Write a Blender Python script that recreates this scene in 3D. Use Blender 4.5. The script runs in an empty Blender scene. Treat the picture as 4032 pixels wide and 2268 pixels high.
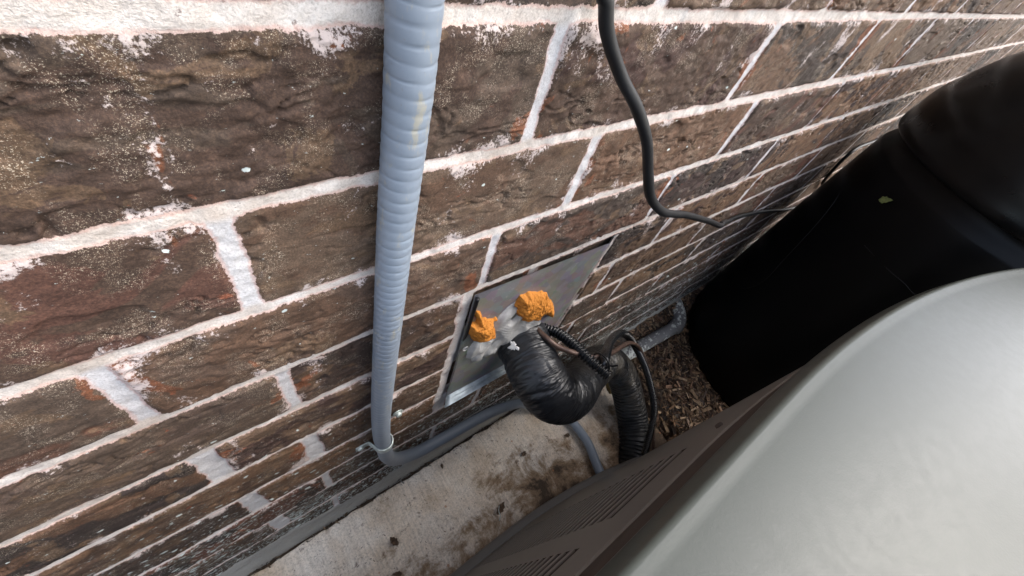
import bpy, bmesh, math, random
import numpy as np
from mathutils import Vector, Matrix
random.seed(7); rng = np.random.default_rng(7)
S = bpy.context.scene; COL = S.collection

# ---------------------------------------------------------------- camera
cd = bpy.data.cameras.new('camera'); cam = bpy.data.objects.new('camera', cd); COL.objects.link(cam)
cd.sensor_width = 36; cd.lens = 14.503; cd.clip_start = .01; cd.clip_end = 400
cam.matrix_world = Matrix(((0.78795922, 0.33834414, -0.51443514, 0.0),
                           (-0.56296282, 0.73427712, -0.37935468, -0.1708641),
                           (0.24938552, 0.58852387, 0.7690556, 0.07441545),
                           (0, 0, 0, 1)))
S.camera = cam

# ---------------------------------------------------------------- light
SUN_EL, SUN_AZ = math.radians(44), math.radians(128)      # azimuth from +Y clockwise
w = bpy.data.worlds.new('World'); S.world = w; w.use_nodes = True
wn = w.node_tree.nodes; bg = wn['Background']
sky = wn.new('ShaderNodeTexSky'); sky.sky_type = 'NISHITA'; sky.sun_disc = False
sky.sun_elevation = SUN_EL; sky.sun_rotation = SUN_AZ; sky.air_density = 1.0; sky.dust_density = 3.0
hs_ = wn.new('ShaderNodeHueSaturation'); hs_.inputs['Saturation'].default_value = .62   # thin overcast veil
w.node_tree.links.new(sky.outputs[0], hs_.inputs['Color']); w.node_tree.links.new(hs_.outputs[0], bg.inputs[0]); bg.inputs[1].default_value = .15
sd = bpy.data.lights.new('sun', 'SUN'); sd.energy = 1.0; sd.angle = math.radians(40); sd.color = (1, .955, .90)
sun = bpy.data.objects.new('sun', sd); COL.objects.link(sun)
v = Vector((math.sin(SUN_AZ)*math.cos(SUN_EL), math.cos(SUN_AZ)*math.cos(SUN_EL), math.sin(SUN_EL)))
sun.rotation_euler = v.to_track_quat('Z', 'Y').to_euler(); sun.location = v*20
S.view_settings.view_transform = 'Standard'; S.view_settings.look = 'None'
S.view_settings.exposure = 1.86; S.view_settings.gamma = 1; S.view_settings.use_curve_mapping = False
S.render.engine = 'CYCLES'

# ---------------------------------------------------------------- helpers
def tag(o, label=None, cat=None, group=None, kind=None):
    if label: o['label'] = label
    if cat: o['category'] = cat
    if group: o['group'] = group
    if kind: o['kind'] = kind
    return o
def empty(name, loc, label, cat, group=None):
    o = bpy.data.objects.new(name, None); COL.objects.link(o); o.location = loc; o.empty_display_size = .02
    return tag(o, label, cat, group)
def link(name, me, mat, parent=None, smooth=True):
    o = bpy.data.objects.new(name, me); COL.objects.link(o)
    if mat: me.materials.append(mat)
    if smooth and len(me.polygons): me.polygons.foreach_set('use_smooth', [True]*len(me.polygons))
    if parent:
        o.parent = parent; o.location = -parent.location if parent.parent is None else (0, 0, 0)
        if parent.parent is not None: o.location = (0, 0, 0)
    return o
def pym(name, vs, fs):
    me = bpy.data.meshes.new(name); me.from_pydata([tuple(v) for v in vs], [], [tuple(f) for f in fs]); me.update(); return me
def grid_mesh(name, P, keep=None, closed_u=False, closed_v=False):
    """P: (m, n, 3) array -> quad mesh; keep: (m-1, n-1) bool"""
    m, n = P.shape[:2]; idx = np.arange(m*n).reshape(m, n)
    if closed_v: idx = np.concatenate([idx, idx[:, :1]], 1)
    if closed_u: idx = np.concatenate([idx, idx[:1]], 0)
    q = np.stack([idx[:-1, :-1], idx[:-1, 1:], idx[1:, 1:], idx[1:, :-1]], -1)
    q = q[keep] if keep is not None else q.reshape(-1, 4)
    me = bpy.data.meshes.new(name)
    me.vertices.add(m*n); me.vertices.foreach_set('co', P.reshape(-1).astype(np.float32))
    me.loops.add(q.size); me.loops.foreach_set('vertex_index', q.reshape(-1).astype(np.int32))
    me.polygons.add(len(q)); me.polygons.foreach_set('loop_start', np.arange(0, q.size, 4, dtype=np.int32))
    me.polygons.foreach_set('loop_total', np.full(len(q), 4, dtype=np.int32))
    me.update(calc_edges=True); me.validate(); return me
def hsh(ix, iy, seed):
    h = (ix.astype(np.int64)*374761393 + iy.astype(np.int64)*668265263 + seed*144665) & 0xffffffff
    h = ((h ^ (h >> 13))*1274126177) & 0xffffffff
    h = ((h ^ (h >> 16))*2246822519) & 0xffffffff
    return ((h ^ (h >> 15)) & 0xffff)/65535.
def vn(x, y, seed=0):
    ix = np.floor(x); iy = np.floor(y); fx = x-ix; fy = y-iy
    fx = fx*fx*fx*(fx*(fx*6-15)+10); fy = fy*fy*fy*(fy*(fy*6-15)+10)
    a = hsh(ix, iy, seed); b = hsh(ix+1, iy, seed); c = hsh(ix, iy+1, seed); d = hsh(ix+1, iy+1, seed)
    return (a*(1-fx)+b*fx)*(1-fy)+(c*(1-fx)+d*fx)*fy - .5
def fbm(x, y, seed=0, o=4):
    r = 0; a = 1.
    for i in range(o): r = r+a*vn(x*2**i+17.3*i, y*2**i-9.1*i, seed+i); a *= .5
    return r
def sst(a, b, x):
    t = np.clip((x-a)/(b-a), 0, 1); return t*t*(3-2*t)
def catmull(pts, step):
    P = [np.array(p, float) for p in pts]; P = [2*P[0]-P[1]]+P+[2*P[-1]-P[-2]]; out = []
    for i in range(1, len(P)-2):
        n = max(2, int(np.linalg.norm(P[i+1]-P[i])/step))
        for k in range(n):
            t = k/n; a, b, c, d = P[i-1:i+3]
            out.append(.5*((2*b)+(-a+c)*t+(2*a-5*b+4*c-d)*t*t+(-a+3*b-3*c+d)*t**3))
    out.append(P[-2]); return np.array(out)
def tube_grid(C, rad, seg=32, cap=True):
    """C (n,3) centre line; rad: number or function(s, theta)->r ; returns (n,seg,3)"""
    T = np.gradient(C, axis=0); T /= np.linalg.norm(T, axis=1)[:, None]
    s = np.concatenate([[0], np.cumsum(np.linalg.norm(np.diff(C, axis=0), axis=1))])
    N = np.zeros_like(C); ref = np.array([0, 0, 1.]) if abs(T[0][2]) < .9 else np.array([0, -1., 0])
    n = ref-T[0]*(ref@T[0]); N[0] = n/np.linalg.norm(n)
    for i in range(1, len(C)):
        n = N[i-1]-T[i]*(N[i-1]@T[i]); N[i] = n/np.linalg.norm(n)
    B = np.cross(T, N); th = np.linspace(0, 2*np.pi, seg, endpoint=False)
    SS, TH = np.meshgrid(s, th, indexing='ij')
    r = rad(SS, TH) if callable(rad) else np.full_like(SS, rad)
    P = C[:, None]+r[..., None]*(np.cos(TH)[..., None]*N[:, None]+np.sin(TH)[..., None]*B[:, None])
    if cap:
        P = np.concatenate([np.repeat(C[:1, None], seg, 1), P, np.repeat(C[-1:, None], seg, 1)], 0)
    return P
def tube(name, pts, rad, mat, parent=None, seg=32, step=.002):
    return link(name, grid_mesh(name, tube_grid(catmull(pts, step), rad, seg), closed_v=True), mat, parent)
class MB:
    def __init__(s): s.v = []; s.f = []
    def box(s, a, b, rot=None, c=None):
        n = len(s.v); a = Vector(a); b = Vector(b)
        vs = [Vector((x, y, z)) for x in (a.x, b.x) for y in (a.y, b.y) for z in (a.z, b.z)]
        if rot: cc = Vector(c) if c is not None else (a+b)/2; vs = [rot@(p-cc)+cc for p in vs]
        s.v += vs; s.f += [tuple(n+i for i in q) for q in ((0, 1, 3, 2), (4, 6, 7, 5), (0, 4, 5, 1), (2, 3, 7, 6), (0, 2, 6, 4), (1, 5, 7, 3))]
        return s
    def build(s, name, mat, parent=None, smooth=False, bevel=0):
        me = pym(name, s.v, s.f)
        if bevel:
            bm = bmesh.new(); bm.from_mesh(me); bmesh.ops.bevel(bm, geom=bm.edges[:], offset=bevel, segments=2, affect='EDGES'); bm.to_mesh(me); bm.free()
        return link(name, me, mat, parent, smooth)
def disc(name, c, ax, r, h, mat, parent=None, seg=20):
    c = np.array(c, float); ax = np.array(ax, float); ax /= np.linalg.norm(ax)
    C = np.array([c-ax*h*.5, c-ax*h*.45, c+ax*h*.3, c+ax*h*.5]); rr = np.array([r, r, r, r*.75])
    return link(name, grid_mesh(name, tube_grid(C, lambda s, t: np.repeat(rr[:, None], seg, 1), seg), closed_v=True), mat, parent)

# ---- node helper
class N:
    def __init__(s, name):
        s.m = bpy.data.materials.new(name); s.m.use_nodes = True; s.t = s.m.node_tree; s.n = s.t.nodes; s.l = s.t.links
        s.b = s.n['Principled BSDF']; s.tc = s.n.new('ShaderNodeTexCoord').outputs['Object']
    def put(s, inp, v):
        if isinstance(v, bpy.types.NodeSocket): s.l.new(v, inp)
        elif v is not None:
            if inp.type == 'RGBA' and not hasattr(v, '__len__'): v = (v, v, v, 1)
            elif inp.type == 'RGBA' and len(v) == 3: v = (*v, 1)
            inp.default_value = v
    def scale(s, k, co=None):
        n = s.n.new('ShaderNodeVectorMath'); n.operation = 'MULTIPLY'; s.put(n.inputs[0], co or s.tc); n.inputs[1].default_value = k if hasattr(k, '__len__') else (k, k, k); return n.outputs[0]
    def noise(s, sc=1, det=4, rough=.55, k=None, dist=0, co=None, col=False):
        n = s.n.new('ShaderNodeTexNoise'); s.put(n.inputs['Vector'], s.scale(k, co) if k else (co or s.tc))
        n.inputs['Scale'].default_value = sc; n.inputs['Detail'].default_value = det; n.inputs['Roughness'].default_value = rough; n.inputs['Distortion'].default_value = dist
        return n.outputs['Color' if col else 'Fac']
    def vor(s, sc, k=None, feat='F1', out='Distance', co=None, rnd=1):
        n = s.n.new('ShaderNodeTexVoronoi'); n.feature = feat; s.put(n.inputs['Vector'], s.scale(k, co) if k else (co or s.tc)); n.inputs['Scale'].default_value = sc
        n.inputs['Randomness'].default_value = rnd
        return n.outputs[out]
    def ma(s, op, a, b=0., c=None):
        n = s.n.new('ShaderNodeMath'); n.operation = op; s.put(n.inputs[0], a); s.put(n.inputs[1], b)
        if c is not None: s.put(n.inputs[2], c)
        return n.outputs[0]
    def rng(s, v, a, b, c=0., d=1., t='SMOOTHSTEP'):
        n = s.n.new('ShaderNodeMapRange'); n.interpolation_type = t; s.put(n.inputs[0], v)
        for i, x in enumerate((a, b, c, d)): s.put(n.inputs[1+i], x)
        return n.outputs[0]
    def mix(s, f, a, b, mode='MIX'):
        n = s.n.new('ShaderNodeMix'); n.data_type = 'RGBA'; n.blend_type = mode; n.clamp_factor = True
        s.put(n.inputs[0], f); s.put(n.inputs[6], a); s.put(n.inputs[7], b); return n.outputs[2]
    def attr(s, name, out='Fac'):
        n = s.n.new('ShaderNodeAttribute'); n.attribute_name = name; return n.outputs[out]
    def sep(s, v):
        n = s.n.new('ShaderNodeSeparateXYZ'); s.put(n.inputs[0], v); return n.outputs
    def ramp(s, f, stops):
        n = s.n.new('ShaderNodeValToRGB'); s.put(n.inputs[0], f); e = n.color_ramp.elements
        e[0].position, e[1].position = stops[0][0], stops[-1][0]; e[0].color = (*stops[0][1], 1); e[1].color = (*stops[-1][1], 1)
        for p, c in stops[1:-1]: x = e.new(p); x.color = (*c, 1)
        return n.outputs[0]
    def bump(s, h, st=1., dist=.001, nrm=None):
        n = s.n.new('ShaderNodeBump'); s.put(n.inputs['Height'], h); n.inputs['Strength'].default_value = st; n.inputs['Distance'].default_value = dist
        if nrm: s.l.new(nrm, n.inputs['Normal'])
        return n.outputs[0]
    def out(s, col=None, rough=None, metal=None, nrm=None, spec=None, coat=None):
        b = s.b.inputs
        if col is not None: s.put(b['Base Color'], col)
        if rough is not None: s.put(b['Roughness'], rough)
        if metal is not None: s.put(b['Metallic'], metal)
        if spec is not None: b['Specular IOR Level'].default_value = spec
        if coat: b['Coat Weight'].default_value = coat; b['Coat Roughness'].default_value = .15
        if nrm is not None: s.l.new(nrm, b['Normal'])
        return s.m
def M(*v): return v

# ---------------------------------------------------------------- materials
def mat_wall():
    s = N('brick_and_mortar')
    d = s.attr('edge'); rnd = s.sep(s.attr('rnd', 'Vector')); base = s.attr('parge')
    x, y, z = s.sep(s.tc)
    fine = s.noise(900, 3, .7); med = s.noise(160, 4, .65); big = s.noise(22, 4, .6, k=(1, 1, 1.6))
    hi = s.noise(2200, 2, .6)
    dd = s.ma('ADD', d, s.ma('MULTIPLY', s.ma('SUBTRACT', s.noise(420, 4, .7), .5), .0042))
    isb = s.rng(dd, -.00025, .00035)
    # brick body colours
    c = s.ramp(rnd[0], [(0, (.110, .055, .036)), (.15, (.092, .064, .050)), (.3, (.135, .080, .050)), (.42, (.050, .033, .028)), (.55, (.145, .080, .048)), (.68, (.175, .112, .070)), (.82, (.046, .034, .031)), (1, (.140, .062, .040))])
    c2 = s.ramp(rnd[1], [(0, (.034, .026, .024)), (.35, (.120, .082, .058)), (.6, (.155, .088, .052)), (1, (.036, .027, .025))])
    patch = s.noise(11, 4, .55, k=(1, 1, 1.5), dist=1.2, co=s.attr('bco', 'Vector'))
    c = s.mix(s.rng(patch, .46, .50), c, c2)
    p3 = s.noise(15, 5, .6, k=(1, 1, 1.3), dist=.8, co=s.scale(1.7, s.attr('bco', 'Vector')))
    c = s.mix(s.ma('MULTIPLY', s.rng(p3, .57, .60), .65), c, (.145, .092, .056))
    rust = s.noise(24, 4, .6, k=(1, 1, .8), dist=.6)
    nearend = s.rng(s.attr('hend'), .005, .035, 1, 0)
    rf = s.ma('ADD', rust, s.ma('MULTIPLY', nearend, .11))
    c = s.mix(s.ma('MULTIPLY', s.rng(rf, .66, .69), .85), c, (.185, .070, .034))
    c = s.mix(s.rng(s.noise(60, 5, .7), .66, .72), c, (.26, .085, .045))
    # fine mottling
    c = s.mix(1, c, s.ramp(s.noise(70, 6, .75, k=(1, 1, 1.3)), [(.25, (.45, .45, .45)), (.55, (1.0, 1.0, 1.0)), (.8, (1.55, 1.5, 1.45))]), 'MULTIPLY')
    c = s.mix(.8, c, s.ramp(fine, [(.3, (.5, .48, .46)), (.52, (1, 1, 1)), (.72, (1.7, 1.62, 1.5))]), 'MULTIPLY')
    # pale sand grains, in drifts
    grain = s.ma('MULTIPLY', s.rng(s.ma('ADD', hi, s.ma('MULTIPLY', s.ma('SUBTRACT', s.noise(900, 2), .5), .35)), .60, .64), s.rng(s.noise(38, 4, .7), .47, .60))
    c = s.mix(s.ma('MULTIPLY', grain, .6), c, (.62, .54, .42))
    # mortar smeared on faces
    smn = s.noise(21, 5, .64, k=(1.25, 1, .85), dist=.3)
    edgeb = s.rng(d, 0, .012, .085, 0)
    smear = s.rng(s.ma('ADD', s.ma('ADD', smn, edgeb), s.ma('MULTIPLY', s.ma('SUBTRACT', s.noise(520, 4, .75), .5), .42)), .635, .70)
    c = s.mix(s.ma('MULTIPLY', smear, .85), c, (.60, .51, .48))
    # blue-white paint/lime drips, denser toward the foot of the wall
    damp = s.rng(s.ma('ADD', z, s.ma('MULTIPLY', s.noise(6, 3), .12)), -.72, -.50, .55, 1)
    c = s.mix(1, c, damp, 'MULTIPLY')
    low = s.rng(z, -.76, -.25, .46, 0)
    vd = s.vor(75, k=(.7, 1, 1)); vc = s.sep(s.vor(75, k=(.7, 1, 1), out='Color'))
    warp = s.ma('MULTIPLY', s.ma('SUBTRACT', med, .5), .35)
    dots = s.ma('MULTIPLY', s.rng(s.ma('ADD', vd, warp), s.ma('ADD', .06, s.ma('MULTIPLY', low, .35)), s.ma('ADD', .10, s.ma('MULTIPLY', low, .4)), 1, 0), s.rng(s.ma('ADD', vc[0], low), .78, .80))
    c = s.mix(dots, c, (.56, .62, .60))
    sp2 = s.rng(s.ma('ADD', s.noise(330, 4, .7, k=(.6, 1, 1)), s.ma('MULTIPLY', s.ma('MULTIPLY', low, s.noise(12, 3)), .62)), .685, .71)
    c = s.mix(s.ma('MULTIPLY', sp2, .85), c, (.50, .55, .53))
    # mortar
    m = s.ramp(s.noise(30, 5, .65), [(.3, (.51, .435, .375)), (.5, (.64, .58, .53)), (.7, (.74, .705, .67))])
    m = s.mix(s.ma('MULTIPLY', s.rng(s.ma('ADD', z, s.ma('MULTIPLY', s.noise(9, 3), .15)), -.45, -.12, 1, 0), .6), m, (.86, .83, .82))  # lime-pale lower mortar, also lightened to offset shade low on the wall
    hj = s.attr('headj')
    m = s.mix(s.ma('MULTIPLY', hj, .75), m, (.56, .56, .58))
    m = s.mix(.7, m, s.ramp(fine, [(.3, (.62, .6, .58)), (.5, (1, 1, 1)), (.7, (1.15, 1.15, 1.15))]), 'MULTIPLY')
    m = s.mix(s.rng(s.noise(120, 4, .7), .66, .72), m, (.30, .25, .23))
    m = s.mix(s.rng(dd, -.0022, -.0004, 0, .55), m, (.48, .27, .22))
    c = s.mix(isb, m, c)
    # cement wash at the foot
    pg = s.rng(s.ma('ADD', base, s.ma('MULTIPLY', s.ma('SUBTRACT', s.noise(45, 5, .7), .5), .9)), .45, .55)
    pc = s.mix(s.rng(fine, .4, .62), s.mix(s.noise(20, 4), (.20, .19, .17), (.50, .48, .44)), (.42, .42, .40))
    c = s.mix(pg, c, pc)
    h = s.ma('ADD', s.ma('MULTIPLY', s.noise(260, 5, .72), 1.0), s.ma('MULTIPLY', hi, .30))
    h = s.ma('ADD', h, s.ma('MULTIPLY', smear, .15)); h = s.ma('ADD', h, s.ma('MULTIPLY', s.noise(700, 3, .7), s.rng(isb, 0, 1, .7, .2)))
    nb = s.bump(h, .52, .0016)
    return s.out(c, s.rng(isb, 0, 1, .92, .78), nrm=nb, spec=.3)

def simple(name, col, rough=.5, metal=0, bsc=200, bst=.2, bd=.0005, var=.15, vsc=30, spec=.5, coat=None):
    s = N(name); f = s.noise(vsc, 5, .6)
    c = s.mix(1, col, s.ramp(f, [(.3, (1-var,)*3), (.7, (1+var,)*3)]), 'MULTIPLY')
    return s.out(c, rough, metal, s.bump(s.noise(bsc, 4, .6), bst, bd), spec, coat)
def mat_conduit():
    s = N('grey_vinyl'); x, y, z = s.sep(s.tc)
    c = s.mix(s.noise(40, 4), (.195, .235, .29), (.255, .295, .345))
    hi = s.rng(z, -.45, -.25)
    st = s.rng(s.noise(90, 5, .7, k=(1.2, 1.2, .5)), .56, .68)
    c = s.mix(s.ma('MULTIPLY', s.ma('MULTIPLY', st, hi), .55), c, (.38, .34, .23))
    c = s.mix(s.ma('MULTIPLY', s.rng(z, -.66, -.40, 1, 0), s.rng(x, .30, .48, .6, -.1)), c, (.145, .16, .18))
    c = s.mix(s.rng(s.noise(500, 3, .6), .66, .7), c, (.22, .24, .27))
    return s.out(c, .42, 0, s.bump(s.noise(300, 3), .12, .0004), .45)
def mat_galv():
    s = N('galvanised_sheet')
    sp = s.vor(75, out='Color'); c = s.mix(s.noise(14, 4, .6), (.24, .225, .215), (.33, .325, .32))
    c = s.mix(.08, c, sp)
    c = s.mix(s.ma('MULTIPLY', s.rng(s.noise(120, 5, .7), .58, .7), .45), c, (.55, .55, .54))
    return s.out(c, s.rng(s.noise(60, 4), .3, .7, .46, .62), .55, s.bump(s.noise(26, 3), .25, .002))
def mat_tape():
    s = N('black_insulation'); f = s.noise(60, 5, .6)
    c = s.mix(f, (.007, .008, .010), (.018, .020, .024))
    x, y, z = s.sep(s.tc)
    dust = s.ma('MULTIPLY', s.rng(s.noise(16, 4), .42, .6), s.rng(x, .33, .60, .05, .9))
    c = s.mix(s.ma('MULTIPLY', s.ma('MULTIPLY', dust, .5), s.rng(z, -.82, -.74)), c, (.15, .13, .10))
    wv = s.attr('wrap', 'Vector'); cr = s.noise(1, 2, .5, k=(230, 20, 20), dist=.35, co=wv); cr = s.ma('ABSOLUTE', s.ma('SUBTRACT', cr, .5)); patchy = s.rng(s.noise(22, 3), .40, .60, .25, 1.3)
    h = s.ma('ADD', s.ma('MULTIPLY', s.rng(cr, 0, .16), patchy), s.ma('MULTIPLY', s.noise(900, 2), .15))
    return s.out(c, s.rng(f, .3, .7, .30, .44), 0, s.bump(h, .5, .0017), .55)
def mat_concrete():
    s = N('stained_concrete'); x, y, z = s.sep(s.tc)
    c = s.ramp(s.noise(9, 6, .65), [(.3, (.54, .42, .30)), (.46, (.72, .62, .51)), (.7, (.84, .79, .72))])
    dirt = s.noise(13, 6, .68, dist=.4)
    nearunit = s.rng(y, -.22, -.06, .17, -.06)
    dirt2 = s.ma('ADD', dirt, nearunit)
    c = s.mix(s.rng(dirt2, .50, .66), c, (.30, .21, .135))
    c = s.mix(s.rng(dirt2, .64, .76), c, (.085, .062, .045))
    c = s.mix(s.ma('MULTIPLY', s.rng(s.noise(60, 5, .7), .60, .68), .7), c, (.14, .09, .065))
    c = s.mix(.75, c, s.ramp(s.noise(330, 4, .7), [(.3, (.55, .53, .5)), (.5, (1, 1, 1)), (.7, (1.25, 1.25, 1.25))]), 'MULTIPLY')
    # broom lines running square to the wall
    br = s.noise(1, 3, .6, k=(230, 14, 1))
    c = s.mix(.5, c, s.ramp(br, [(.35, (.78, .77, .76)), (.6, (1.1, 1.1, 1.1))]), 'MULTIPLY')
    pit = s.rng(s.vor(120), .05, .11, 1, 0); pr = s.rng(s.sep(s.vor(120, out='Color'))[1], .80, .82)
    c = s.mix(s.ma('MULTIPLY', pit, pr), c, (.06, .045, .035))
    orange = s.ma('MULTIPLY', s.rng(s.vor(45), .08, .16, 1, 0), s.rng(s.sep(s.vor(45, out='Color'))[0], .86, .88))
    c = s.mix(s.ma('MULTIPLY', orange, .7), c, (.42, .19, .09))
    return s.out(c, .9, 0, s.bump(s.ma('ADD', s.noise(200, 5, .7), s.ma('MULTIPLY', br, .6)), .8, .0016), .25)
def mat_cap():
    s = N('grey_painted_steel')
    c = s.mix(s.noise(35, 5, .6), (.068, .077, .067), (.077, .086, .076))
    c = s.mix(s.ma('MULTIPLY', s.rng(s.noise(240, 5, .7), .58, .78), .35), c, (.105, .11, .103))
    sp = s.ma('MULTIPLY', s.rng(s.vor(70), .035, .05, 1, 0), s.rng(s.sep(s.vor(70, out='Color'))[0], .90, .91))
    c = s.mix(sp, c, (.10, .09, .08))
    return s.out(c, s.rng(s.noise(120, 5, .7), .35, .65, .33, .38), .0, s.bump(s.noise(650, 3, .6), .10, .0005), .36)
def mat_side():
    s = N('taupe_painted_steel')
    c = s.mix(s.noise(18, 4), (.165, .155, .142), (.22, .21, .195))
    c = s.mix(s.ma('MULTIPLY', s.rng(s.noise(220, 4, .7), .60, .7), .4), c, (.10, .085, .07))
    return s.out(c, .42, 0, s.bump(s.noise(300, 3), .15, .0005), .45)
def mat_bin(name='black_plastic', sp=.16, ro=.34):
    s = N(name)
    c = s.mix(s.noise(12, 4), (.0012, .0014, .0018), (.002, .0024, .003))
    return s.out(c, s.rng(s.noise(20, 4, .6), .3, .7, ro, ro+.1), 0, s.bump(s.ma('ADD', s.noise(9, 3), s.ma('MULTIPLY', s.noise(700, 2), .03)), .2, .002), sp)
def mat_foam():
    s = N('orange_foam'); f = s.noise(110, 6, .7)
    c = s.mix(f, (.38, .125, .016), (.60, .245, .038)); c = s.mix(s.rng(s.noise(240, 4, .7), .62, .7), c, (.35, .11, .015))
    return s.out(c, .7, 0, s.bump(s.ma('ADD', f, s.ma('MULTIPLY', s.vor(260), .35)), .9, .003), .3)
def mat_copper():
    s = N('weathered_copper'); f = s.noise(70, 5, .7)
    c = s.ramp(f, [(.3, (.045, .030, .026)), (.5, (.10, .06, .045)), (.62, (.13, .085, .065)), (.72, (.36, .38, .37))])
    return s.out(c, .48, .35, s.bump(s.noise(200, 4), .3, .0006))
def mat_ground():
    s = N('dark_soil'); c = s.mix(s.noise(40, 6, .7), (.035, .024, .018), (.13, .095, .07))
    c = s.mix(s.rng(s.noise(7, 4), .52, .65), c, (.13, .115, .10))
    return s.out(c, .95, 0, s.bump(s.noise(120, 6, .75), 1, .006), .2)
def mat_attr(name, rough=.85, bsc=(90, 90, 90), attr='tint', spec=.25, bst=.6, var=.5):
    s = N(name); a = s.attr(attr, 'Color'); g = s.noise(6, 5, .7, k=bsc)
    c = s.mix(1, a, s.ramp(g, [(.3, (1-var,)*3), (.7, (1+var*.7,)*3)]), 'MULTIPLY')
    return s.out(c, rough, 0, s.bump(g, bst, .001), spec)
def mat_drain():
    s = N('flaking_grey_paint'); f = s.noise(75, 5, .65)
    c = s.mix(s.noise(30, 4), (.16, .155, .155), (.225, .22, .218))
    x, y, z = s.sep(s.tc)
    e = s.ma('MAXIMUM', s.rng(x, .80, .90, .17, 0), s.rng(z, -.822, -.806, 0, .12))
    fl = s.rng(s.ma('ADD', f, e), .615, .625); c = s.mix(fl, c, (.64, .66, .60))
    return s.out(c, .55, 0, s.bump(s.ma('MULTIPLY', fl, -1), .5, .0006), .4)
MAT = dict(lid=mat_bin('glossy_black_lid', .24, .26), wall=mat_wall(), conduit=mat_conduit(), galv=mat_galv(), tape=mat_tape(), conc=mat_concrete(), cap=mat_cap(), side=mat_side(),
           bin=mat_bin(), foam=mat_foam(), copper=mat_copper(), ground=mat_ground(), drain=mat_drain(),
           cable=simple('black_rubber', (.007, .007, .008), .5, bsc=400, bst=.25, var=.3, spec=.35),
           loom=simple('black_ribbed_plastic', (.006, .007, .0085), .25, bst=.1, var=.2, spec=.6),
           strap=simple('zinc_plated_steel', (.50, .55, .53), .45, .45, bsc=500, bst=.4, var=.3, vsc=200),
           seal=simple('grey_sealant', (.44, .44, .435), .35, bsc=160, bst=.5, bd=.0015, var=.25, vsc=60),
           lip=simple('galvanised_lip_sky_lit', (.30, .34, .36), .4, .5, bsc=300, bst=.3, var=.35, vsc=60),  # same galvanised sheet, with its sky reflection put into a paler colour
           dark=simple('brown_shade_and_trim', (.060, .044, .036), .7, var=.1),  # brown for the painted shade band under the cap, the shroud and screws
           inner=simple('slot_shade_brown', (.045, .034, .028), .7, var=.2),  # shade inside the louver slots put into the colour
           leaf=simple('green_leaf_skin', (.22, .26, .09), .6, var=.35, vsc=300),
           dryleaf=simple('dry_brown_leaf', (.12, .075, .045), .8, var=.5, vsc=200, bst=.6, bd=.001),
           moss=simple('mossy_clump', (.11, .075, .025), .95, var=.7, vsc=160, bst=1, bd=.003),
           chips=mat_attr('bark_chips', bsc=(30, 30, 30)))

# ================================================================ SETTING
# ground
GZ = -.862
def ground_h(x, y):
    return GZ + .070*sst(-.055, .01, y)*sst(.70, .80, x) + .008*fbm(x*9, y*9, 5, 4) - .03*sst(.78, .74, x)
xs = np.concatenate([np.linspace(-60, -1.2, 20), np.linspace(-1, .7, 30), np.arange(.72, 2.6, .008), np.linspace(2.7, 60, 40)])
ys = np.concatenate([np.linspace(-60, -1.2, 20), np.linspace(-1.1, -.62, 12), np.arange(-.6, .02, .008), [.3]])
X, Y = np.meshgrid(xs, ys, indexing='ij'); Z = ground_h(X, Y)
tag(link('ground', grid_mesh('ground', np.stack([X, Y, Z], -1)), MAT['ground']), kind='structure')

# ---- brick wall: one relief surface, bricks and mortar
H = .08; BL = .2537
def nonuni(parts): return np.concatenate([np.arange(a, b, s) for a, b, s in parts])
wx = nonuni([(-1.4, -.26, .012), (-.26, .46, .00115), (.46, 1.0, .0019), (1.0, 1.9, .0042), (1.9, 3.2, .010), (3.2, 6.5, .03)])
wz = nonuni([(-.93, -.35, .0017), (-.35, .055, .0011), (.055, .3, .004), (.3, 2.6, .012)])
X, Z = np.meshgrid(wx, wz, indexing='ij')
Zw = Z + .0012*fbm(X*14, Z*5, 11, 3) + .0006*fbm(X*60, Z*60, 12, 3)
k = np.floor(-Zw/H)                        # course index, 0 = first below the top joint
odd = (np.mod(k, 2) == 1)
jit = (hsh(k, k*0, 91)-.5)*.010*(np.abs(X) > .5)
off = np.where(odd, .002, -.0735)+jit
u = (X + .0016*fbm(X*40, Z*22, 13, 3) - off)/BL
bi = np.floor(u); fx = (u-bi)*BL; fz = (-Zw/H-k)*H
jw = .0092+.0035*(hsh(bi, k, 3)-.3); jh = .0092 + .0025*vn(X*6, k*3.1, 61)
dx = np.minimum(fx, BL-fx)-jw/2; dz = np.minimum(fz, H-fz)-jh/2
bj = np.where(fx < BL/2, bi, bi+1)
# some head joints are wide and ragged, like the ones left of the conduit
wide = sst(.3, .5, -X*4+hsh(bj, k, 77)*.7)*.0095
dx = dx-wide*.5*(1+.6*vn(Z*70, bj*7., 64))
d = np.minimum(dx, dz)
d = np.where((dx < .004) & (dz < .004), d-.0009, d) + .0013*fbm(X*110, Z*110, 15, 4)+.0011*fbm(X*28, Z*45, 16, 2)
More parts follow.
